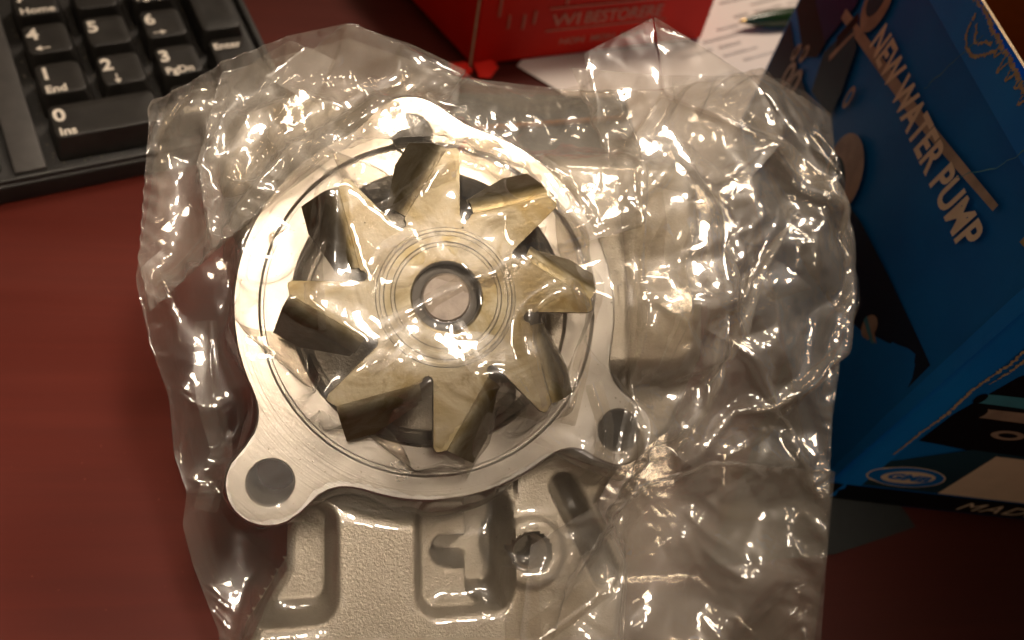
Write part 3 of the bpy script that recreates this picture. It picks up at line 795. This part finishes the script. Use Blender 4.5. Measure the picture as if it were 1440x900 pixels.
def relax(X, R0, sx, sy, pin, steps, iters, seed, gap=.5, grav=.05, bend=.25, amp=.8, hfun=None):
    """position based film: X current, R0 reference positions (rest lengths), sx, sy excess fields"""
    hfun = hfun or coll
    r = np.random.default_rng(seed); p = X.copy(); ny, nx, _ = p.shape
    nz = r.normal(0, 1, (ny, nx, 1))
    for _ in range(3): nz = (nz + np.roll(nz, 1, 0) + np.roll(nz, -1, 0) + np.roll(nz, 1, 1) + np.roll(nz, -1, 1)) / 5
    p[..., 2:] += amp * nz / (nz.std() + 1e-9) * (~pin[..., None])
    w = (~pin).astype(float)[..., None]; prev = p.copy()
    S = np.s_; sm = (sx + sy) / 2; cons = []
    def add(a, b, k, s, jac):
        l0 = np.linalg.norm(R0[a] - R0[b], axis=-1, keepdims=True) * (s[a] + s[b])[..., None] * .5
        wa, wb = w[a], w[b]; den = k / (wa + wb + 1e-9)
        cons.append((a, b, l0, den * wa, den * wb, jac))
    for k in (0, 1):
        m = (nx - k) // 2; add(S[:, k:k + 2 * m:2], S[:, k + 1:k + 2 * m:2], 1, sx, 0)
        m = (ny - k) // 2; add(S[k:k + 2 * m:2, :], S[k + 1:k + 2 * m:2, :], 1, sy, 0)
    add(S[:-1, :-1], S[1:, 1:], .35, sm, 0); add(S[:-1, 1:], S[1:, :-1], .35, sm, 0)
    if bend:
        add(S[:, :-2], S[:, 2:], bend * .5, sx, 1); add(S[:-2], S[2:], bend * .5, sy, 1)
        add(S[:, :-4], S[:, 4:], bend * .2, sx, 1); add(S[:-4], S[4:], bend * .2, sy, 1)
    for st in range(steps):
        vel = (p - prev) * .93; prev = p.copy(); p = p + vel * w
        p[..., 2] -= grav * w[..., 0]
        for it in range(iters):
            for a, b, l0, ka, kb_, push in cons:
                d = p[b] - p[a]; c = 1 - l0 / (np.sqrt(np.einsum('ijk,ijk->ij', d, d))[..., None] + 1e-9)
                if push: c = np.minimum(c, 0)
                d *= c; p[a] += d * ka; p[b] -= d * kb_
            h = hfun(p[..., 0], p[..., 1]) + gap; hit = (p[..., 2] < h) & ~pin
            p[..., 2] = np.where(hit, h, p[..., 2])
            if it == iters - 1:
                prev[..., :2] = np.where(hit[..., None], prev[..., :2] * .4 + p[..., :2] * .6, prev[..., :2]); prev[..., 2] = np.where(hit, p[..., 2], prev[..., 2])
    return p
def grid_mesh(name, p, mat, parent, sub=1, keep=None):
    ny, nx, _ = p.shape; idx = np.arange(ny * nx).reshape(ny, nx)
    q = np.stack([idx[1:, :-1], idx[1:, 1:], idx[:-1, 1:], idx[:-1, :-1]], -1).reshape(-1, 4)
    if keep is not None: q = q[keep[:-1, :-1].ravel()]
    o = mesh(name, p.reshape(-1, 3), q, mat, parent, True, 0)
    if sub:
        md = o.modifiers.new('sub', 'SUBSURF'); md.levels = sub; md.render_levels = sub
    return o
def smooth(p, n=1, k=.5):
    for _ in range(n):
        q = p.copy(); q[1:-1, 1:-1] = (1 - k) * p[1:-1, 1:-1] + k * .25 * (p[:-2, 1:-1] + p[2:, 1:-1] + p[1:-1, :-2] + p[1:-1, 2:]); p = q
    return p

def crumple(P_, seed, amp, clear=.3, hf=None):
    """press roof-like facets with straight creases into a relaxed film"""
    r = np.random.default_rng(seed); x, y = P_[..., 0].ravel(), P_[..., 1].ravel(); off = np.zeros(x.shape)
    wx = x + 2.2 * lowfreq(x, y, seed + 1, 22.); wy = y + 2.2 * lowfreq(x, y, seed + 2, 22.)
    for cell, a in ((30., .26), (14., .17), (6., .04)):
        n_ = max(5, int((x.max() - x.min()) * (y.max() - y.min()) / cell ** 2))
        ang = r.uniform(0, 3.14); c, s_ = math.cos(ang), math.sin(ang); st_ = 2.5          # cells drawn out along one direction
        ux, uy = (wx * c + wy * s_) / st_, (-wx * s_ + wy * c)
        sx_ = r.uniform(x.min(), x.max(), n_); sy_ = r.uniform(y.min(), y.max(), n_)
        su, sv = (sx_ * c + sy_ * s_) / st_, (-sx_ * s_ + sy_ * c); sg = r.choice([-1, 1], n_) * r.uniform(.4, 1.2, n_)
        d1 = np.empty(x.shape); d2 = np.empty(x.shape); k1 = np.empty(x.shape, int)
        for b in range(0, len(x), 6000):
            d = (ux[b:b + 6000, None] - su) ** 2 + (uy[b:b + 6000, None] - sv) ** 2
            k = d.argmin(1); ii = np.arange(len(k)); d1[b:b + 6000] = np.sqrt(d[ii, k]); d[ii, k] = 1e9; d2[b:b + 6000] = np.sqrt(d.min(1)); k1[b:b + 6000] = k
        off += a * (d2 - d1) / 2 * sg[k1] * 2
    off = off.reshape(P_.shape[:2]) * amp
    q = P_.copy(); ed = np.ones(off.shape); ed[0] = ed[-1] = 0; ed[:, 0] = ed[:, -1] = 0
    q[..., 2] += off * ed
    if hf is not None: q[..., 2] = np.maximum(q[..., 2], hf(q[..., 0], q[..., 1]) + clear)
    return q
bag = empty('plastic_bag', frame(PO, PU, PV, PN))
tag(bag, 'crinkled clear plastic bag wrapped tightly over the metal pump', 'plastic bag')
E_TOP = [(-58, 46, -20), (-44, 54, -20), (-30, 63, -18), (-25, 61, -19), (-17, 68, -18), (-5, 63, -16), (8, 57, -18), (26, 56, -20), (44, 57, -20), (60, 58, -19), (75, 61, -18), (89, 64, -18), (104, 61, -20), (112, 55, -20)]
E_RIGHT = [(112, 55, -20), (114, 36, -22), (115, 12, -20), (113, -1, -21), (108, -22, -20), (106, -36, -22), (104, -47, -20), (103, -58, -20), (100, -82, -22), (97, -96, -22)]
E_BOT = [(97, -96, -22), (51, -92, -22), (16, -90, -23), (-16, -88, -24), (-41, -84, -24)]
E_LEFT = [(-41, -84, -24), (-45, -68, -24), (-50, -54, -23), (-52, -45, -22), (-51, -38, -20), (-54, -30, -22), (-55, -18, -21), (-59, -6, -20), (-62, 8, -20), (-60, 24, -21), (-58, 38, -20), (-58, 46, -20)]
def pinned(ny, nx):
    m = np.zeros((ny, nx), bool); m[0] = m[-1] = True; m[:, 0] = m[:, -1] = True; return m
def excess(R0, base, spots):
    e = np.full(R0.shape[:2], base)
    for cx, cy, r, a in spots: e += a * np.exp(-((R0[..., 0] - cx) ** 2 + (R0[..., 1] - cy) ** 2) / r ** 2)
    return e
def drape(edges, dims, base, spx, spy, seed, lift=8., steps=(70, 60, 50), iters=(8, 7, 6), gap=.5, bend=.25, amp=(2.2, .7, .25), grow=.02, pins=None, hfun=None):
    X = None; hf = hfun or coll
    for lv, (ny, nx) in enumerate(dims):
        R0 = coons(*edges, ny, nx)
        hs = hf(R0[..., 0], R0[..., 1])
        pin = pinned(ny, nx)
        if pins is not None:
            if not pins[0]: pin[0, 1:-1] = False
            if not pins[1]: pin[1:-1, -1] = False
            if not pins[2]: pin[-1, 1:-1] = False
            if not pins[3]: pin[1:-1, 0] = False
        Rr = R0.copy(); Rr[..., 2] = np.where(pin, R0[..., 2], np.maximum(hs, R0[..., 2]))
        Rr = smooth(Rr, max(2, nx // 12), .8)
        sx = excess(R0, base + grow * lv, spx); sy = excess(R0, base + grow * lv, spy)
        if X is None:
            X = Rr.copy(); X[..., 2] += lift * (~pin)
        else:
            X = upsample(X, ny, nx); X[pin] = R0[pin]
        X = relax(X, Rr, sx, sy, pin, steps[lv], iters[lv], seed + lv, gap, .06 / (1 + lv), bend, amp[lv], hf)
    return X
def height_of(P_):
    """height lookup of a finished film, so that the next layer lies on top of it"""
    g = np.full(HC.shape, -99.0); q = upsample(P_, P_.shape[0] * 2, P_.shape[1] * 2).reshape(-1, 3)
    i = np.clip(((q[:, 0] - cxs[0]) / CS).round().astype(int), 0, len(cxs) - 1); j = np.clip(((q[:, 1] - cys[0]) / CS).round().astype(int), 0, len(cys) - 1)
    np.maximum.at(g, (j, i), q[:, 2]); g = np.maximum(g, HC)
    def f(x, y):
        fx = np.clip((x - cxs[0]) / CS, 0, len(cxs) - 1.01); fy = np.clip((y - cys[0]) / CS, 0, len(cys) - 1.01)
        i = fx.astype(int); j = fy.astype(int); a = fx - i; b = fy - j
        return (g[j, i] * (1 - a) + g[j, i + 1] * a) * (1 - b) + (g[j + 1, i] * (1 - a) + g[j + 1, i + 1] * a) * b
    return f
main = drape((E_TOP, E_RIGHT, E_BOT, E_LEFT), ((46, 54), (92, 108), (184, 216)), 1.03,
             [(0, 0, 36, .04), (85, 0, 45, .17), (-45, 40, 28, .12), (85, 50, 30, .10)], [(0, 0, 36, .04), (85, 40, 40, .12), (-40, 48, 30, .12), (90, -20, 30, .08)], 11)
tight = 1 - .5 * np.exp(-((main[..., 0] / 46) ** 4 + ((main[..., 1] + 14) / 62) ** 4))
main = crumple(smooth(main, 1, .3), 101, tight, .25, coll); grid_mesh('film', main, M['film'], bag, 1)
hm = height_of(main)
# gathered layer over the empty right half of the bag
E2 = ([(36, 60, -14), (60, 59, -12), (89, 62, -14), (110, 54, -18)], [(110, 54, -18), (112, 12, -18), (106, -22, -18), (102, -58, -18), (95, -96, -20)],
      [(95, -96, -20), (51, -92, -19), (24, -86, -14)], [(24, -86, -14), (30, -62, -9), (44, -38, -2), (44, 0, -4), (42, 35, -5), (36, 60, -14)])
gather = drape(E2, ((48, 26), (96, 52), (192, 104)), 1.07, [(80, 0, 50, .20)], [(80, 30, 40, .13)], 31, 5, gap=.6, grow=.035, hfun=hm)
gather = crumple(smooth(gather, 1, .2), 102, 1.0); grid_mesh('film_gather', gather, M['film2'], bag, 1)
# folded end of the bag, lower right
E4 = ([(22, -52, -9), (44, -40, -8), (70, -36, -12), (104, -40, -16)], [(104, -40, -16), (101, -62, -17), (97, -98, -19)],
      [(97, -98, -19), (51, -94, -18), (18, -90, -17)], [(18, -90, -17), (19, -72, -9), (22, -52, -9)])
tail = drape(E4, ((24, 30), (48, 60), (96, 120)), 1.05, [(70, -70, 40, .06)], [(70, -70, 40, .06)], 71, 4, gap=.9, grow=.03, hfun=height_of(gather))
tail = crumple(smooth(tail, 1, .2), 103, .8); grid_mesh('film_tail', tail, M['film2'], bag, 1)
# slack layer lying over the far half of the ring
E5 = ([(-44, 52, -12), (-17, 62, -12), (8, 54, -10), (44, 52, -9)], [(44, 52, -9), (48, 36, -2), (47, 18, 1)],
      [(47, 18, 1), (33, 14, 4), (20, 29, 5), (2, 35, 6), (-16, 33, 6), (-30, 22, 4), (-44, 10, 1)], [(-44, 10, 1), (-48, 30, -7), (-44, 52, -12)])
veil = drape(E5, ((20, 44), (40, 88), (80, 176)), 1.04, [(0, 45, 40, .05)], [(0, 45, 40, .05)], 83, 3, gap=.5, grow=.03, hfun=hm)
veil = crumple(smooth(veil, 1, .2), 105, .8); grid_mesh('film_veil', veil, M['film2'], bag, 1)
# folded-over mouth at the far left corner
E3 = ([(-59, 45, -16), (-44, 55, -14), (-30, 62, -13), (-17, 66, -13), (-2, 62, -13), (10, 57, -13)], [(10, 57, -13), (4, 46, -4), (-4, 38, 2)],
      [(-4, 38, 2), (-22, 30, 4), (-40, 14, 1), (-58, 0, -14)], [(-58, 0, -14), (-61, 12, -18), (-60, 28, -17), (-59, 45, -16)])
fold = drape(E3, ((26, 36), (52, 72), (104, 144)), 1.06, [(-40, 40, 30, .08)], [(-40, 40, 30, .10)], 47, 4, gap=.6, grow=.035, hfun=hm)
fold = crumple(smooth(fold, 1, .2), 104, 1.0); grid_mesh('film_fold', fold, M['film2'], bag, 1)
# loose corner of film standing up at the far side
def flap(name, corners, bow, dims=(40, 48), mat=M['film'], seed=5, rough=.12):
    a, b, c, d = [V(*q) for q in corners]; ny, nx = dims
    s, t = np.meshgrid(np.linspace(0, 1, nx), np.linspace(0, 1, ny)); s = s[..., None]; t = t[..., None]
    p = a * (1 - s) * (1 - t) + b * s * (1 - t) + c * s * t + d * (1 - s) * t
    p[..., 2] += bow * np.sin(np.pi * s[..., 0]) * t[..., 0] + rough * lowfreq(p[..., 0], p[..., 1], seed, 9.) * 2
    return grid_mesh(name, crumple(p, seed, .45), mat, bag, 1)
FL = [([(-57.5, 36.5, -13), (-55.1, 45.7, -16), (-40.7, 51.5, -14), (-47.2, 38.7, -9)], .8), ([(-34.7, 50.2, -8), (-26.3, 60.7, -15), (-19.5, 56.6, -12), (-24.8, 44.4, -6)], .8),
      ([(-24.8, 43.3, -6), (-17.3, 65.0, -12), (-5.5, 62.3, -12), (-6.0, 50.2, -7)], 1.5), ([(-5.7, 61.4, -11), (7.7, 55.4, -10), (6.7, 44.5, -4), (-9.3, 46.0, -5)], 1.2),
      ([(35.8, 59.3, -4), (54.2, 70.4, -6), (53.9, 49.5, -1), (40.1, 31.1, -1)], 1.5), ([(54.4, 49.9, -1), (54.6, 70.9, -6), (80.3, 58.8, -8), (86.7, 41.3, -4)], 2.0),
      ([(39.7, 30.8, -2), (53.5, 49.2, -1), (85.5, 40.6, -4), (67.7, 24.3, -1)], 2.5), ([(83.0, 61.9, -12), (96.8, 56.8, -14), (105.1, 50.4, -13), (91.8, 40.4, -4)], 1.0)]
for k, (c_, b_) in enumerate(FL): flap('film_flap', c_, b_, (26, 26), M['film2'] if k in (1, 5, 6) else M['film'], 5 + 3 * k, .12)
# pressed pleats where the film doubles over itself
h2 = height_of(gather); h3 = height_of(fold)
def top_of(x, y):
    return np.maximum(np.maximum(hm(x, y), h2(x, y)), h3(x, y))
# taut facets between creases
def facet(poly_c, half, tilt, bow, rot=0.0, mat=M['film']):
    """stretched patch of film, lying on the layer below with its own slight tilt"""
    w0 = float(np.median(top_of(poly_c[0] + np.linspace(-1, 1, 9) * half[0], poly_c[1] + np.linspace(-1, 1, 9) * half[1]))) + .9; ny, nx = 30, 30
    s, t = np.meshgrid(np.linspace(-1, 1, nx), np.linspace(-1, 1, ny)); a = s * half[0] * (1 - .35 * t); b = t * half[1] * (1 + .25 * s)
    du, dv = a * math.cos(rot) - b * math.sin(rot), a * math.sin(rot) + b * math.cos(rot)
    P_ = np.stack([poly_c[0] + du, poly_c[1] + dv, w0 + tilt[0] * du + tilt[1] * dv - bow * (s ** 2 * .7 + t ** 2 + .25 * s * t)], -1)
    grid_mesh('film_facet', crumple(P_, int(abs(poly_c[0] * 7)), .22), mat, bag, 1)
for c_, h_, tl_, b_, r_ in (((58, 12), (9, 14), (.2, -.1), 1.1, -.25), ((74, 30), (8, 5), (.25, -.05), .9, .5), ((-36, 40), (9, 5), (-.15, -.1), .9, .8), ((62, -26), (4, 9), (.2, -.1), .8, -.3),
        ((-4, 52), (3, 9), (0, -.1), .8, -.9), ((86, 8), (8, 5), (.25, -.1), 1.0, .4), ((11, 31), (6, 3), (.05, -.1), .6, -.2), ((78, -44), (4, 8), (.2, -.05), .8, .3)):
    facet(c_, h_, tl_, b_, r_)
def pleat(path, hgt=1.0, lap=2.5, seed=0):
    r = np.random.default_rng(seed); q = resample2(path, .6); n = len(q)
    for _ in range(6): q[1:-1] = (q[:-2] + 2 * q[1:-1] + q[2:]) / 4
    q[1:-1] += (np.cumsum(r.normal(0, .10, (n, 2)), 0) * np.sin(np.pi * np.linspace(0, 1, n))[:, None] * .6)[1:-1]
    d = np.gradient(q, axis=0); d /= np.linalg.norm(d, axis=1, keepdims=True); nn = np.stack([-d[:, 1], d[:, 0]], -1)
    xs_ = [-1.5, -.7, -.32, -.1, .1, .32, .7, 1.5, lap + 1.5]; zs_ = [-.15, .18, .55, 1.0, 1.0, .55, .22, .12, .10]
    env = np.sin(np.pi * np.linspace(.04, .96, n)) ** .6 * (1 + .35 * r.normal(0, 1, n).cumsum() / (n ** .5))
    P_ = np.zeros((n, len(xs_), 3)); c0 = top_of(q[:, 0], q[:, 1])
    k = np.ones(9) / 9; c0 = np.convolve(np.pad(c0, 4, mode='edge'), k, 'valid')
    for j, (x, z) in enumerate(zip(xs_, zs_)):
        p = q + nn * x; h = top_of(p[:, 0], p[:, 1]); h = np.convolve(np.pad(h, 4, mode='edge'), k, 'valid')
        P_[:, j, :2] = p; P_[:, j, 2] = np.maximum(h, c0 - 1.5) + .25 + z * hgt * np.clip(env, .1, 1.6)
    grid_mesh('pleat', P_, M['film'], bag, 1)
PLEATS = [([(-57.2, 5.6), (-44.6, 19.8), (-33.4, 35.3), (-23.2, 50.7)], 1.0, 4.0), ([(7.2, 55.8), (24.2, 54.0), (41.0, 52.9)], .5, 1.5),
    ([(-1.7, 36.0), (11.9, 36.1), (22.6, 29.7), (30.5, 15.2), (31.9, -1.6), (30.1, -15.2), (27.4, -25.6)], .8, 1.0),
    ([(45.6, 31.3), (45.1, 2.1), (43.1, -20.0), (38.6, -39.9)], .8, 4.5), ([(67.4, -18.1), (58.6, -33.5), (51.9, -46.1), (46.3, -56.9)], 1.5, 3.0),
    ([(22.4, 32.4), (33.1, 25.8), (44.9, 20.8)], .9, 1.0), ([(-18.8, 36.9), (-6.5, 48.2), (5.7, 54.0)], 1.1, 1.0), ([(-17.2, 42.4), (-6.3, 51.6), (0.4, 58.4)], 1.2, 1.0),
    ([(-15.1, 36.4), (-2.1, 45.9), (7.4, 51.7)], .9, 1.0), ([(-13.1, -7.2), (-3.8, -1.4), (3.0, 2.2)], .5, .5), ([(74.2, -35.1), (87.8, -29.7), (96.2, -20.4)], 1.2, 2.0),
    ([(81.1, 11.0), (69.2, -0.4), (59.0, -2.9)], 1.2, 1.5), ([(17.5, -56.9), (17.5, -64.5), (17.8, -72.8)], .4, 5.0), ([(23.1, -73.3), (39.1, -64.3), (64.0, -56.1)], .7, 3.5),
    ([(59.4, 17.7), (54.2, 1.0), (51.8, -13.8)], 1.1, 2.0), ([(-27.7, 48.8), (-40.7, 29.4), (-46.8, 15.6)], .9, 1.5), ([(42.7, 35.1), (55.2, 37.4), (66.4, 42.3)], 1.0, 1.5),
    ([(-46.7, -42.8), (-42.7, -29.9), (-46.3, -18.1), (-47.2, -0.2)], .8, 2.0),
    ([(-23.6, -6.3), (-24.6, 6.0), (-22.6, 18.5), (-19.2, 26.4)], .8, .6), ([(-14.0, 21.5), (-7.2, 25.5), (2.5, 30.3)], .9, .6), ([(-12.1, 16.1), (-3.3, 21.7), (3.7, 25.1)], .7, .4),
    ([(-14.3, 2.9), (-11.0, 9.0), (-5.7, 11.8)], .5, .3), ([(3.0, 2.2), (9.9, 4.6), (16.4, 8.8)], .5, .3), ([(15.2, -1.4), (16.4, -11.1), (19.8, -21.5)], .8, .6),
    ([(-3.1, -15.5), (-8.6, -20.2), (-14.0, -22.7)], .7, .6), ([(1.5, -5.0), (4.1, -11.1), (5.5, -13.8)], .5, .3), ([(7.7, -19.2), (12.7, -20.7), (19.9, -22.9)], .6, .4),
    ([(-20.6, -10.4), (-25.9, -7.0), (-30.4, -5.2)], .7, .5), ([(19.5, 14.4), (23.7, 5.9), (27.6, -3.3)], .8, .6), ([(-9.1, -8.2), (-11.7, -10.8), (-15.6, -13.4)], .5, .3),
    ([(33.8, -16.7), (35.9, -26.0), (34.7, -39.6)], 1.0, 1.0), ([(74.2, 31.7), (63.5, 21.0), (58.4, 5.8)], 1.4, 1.5), ([(71.8, 54.0), (81.1, 47.4), (88.5, 38.7)], 1.3, 1.5)]
for k, (pth, h_, l_) in enumerate(PLEATS): pleat(pth, h_, l_, 60 + k)
# specks of grit caught in the film
gv, gf = [], []
for i in range(420):
    a_, b_ = rng.integers(4, main.shape[0] - 4), rng.integers(4, main.shape[1] - 4); q = main[a_, b_]; sz = rng.uniform(.05, .16); b0 = len(gv)
    gv += [(q[0] + sz * rng.uniform(.5, 2), q[1], q[2] + .05), (q[0] - sz, q[1] + sz, q[2] + .05), (q[0] - sz, q[1] - sz, q[2] + .05), (q[0], q[1], q[2] + .05 + sz)]
    gf += [(b0, b0 + 1, b0 + 3), (b0 + 1, b0 + 2, b0 + 3), (b0 + 2, b0, b0 + 3)]
tag(mesh('grit', gv, gf, M['grit'], bag, False), kind='stuff')
# back of the bag, under the pump
ny, nx = 90, 100
R0 = coons(E_TOP, E_RIGHT, E_BOT, E_LEFT, ny, nx)
s_, t_ = np.meshgrid(np.linspace(0, 1, nx), np.linspace(0, 1, ny)); k_ = np.minimum(np.minimum(s_, 1 - s_), np.minimum(t_, 1 - t_)); k_ = sstep(k_, 0, .16)
R0[..., 2] = R0[..., 2] * (1 - k_) + (w_of_z(R0[..., 0], R0[..., 1], .6)) * k_ + 1.2 * k_ * (1 - k_) * 4 * lowfreq(R0[..., 0], R0[..., 1], 21, 14.)
R0[..., 2] = np.maximum(R0[..., 2], w_of_z(R0[..., 0], R0[..., 1], .5))
grid_mesh('film_back', R0, M['film'], bag, 0)
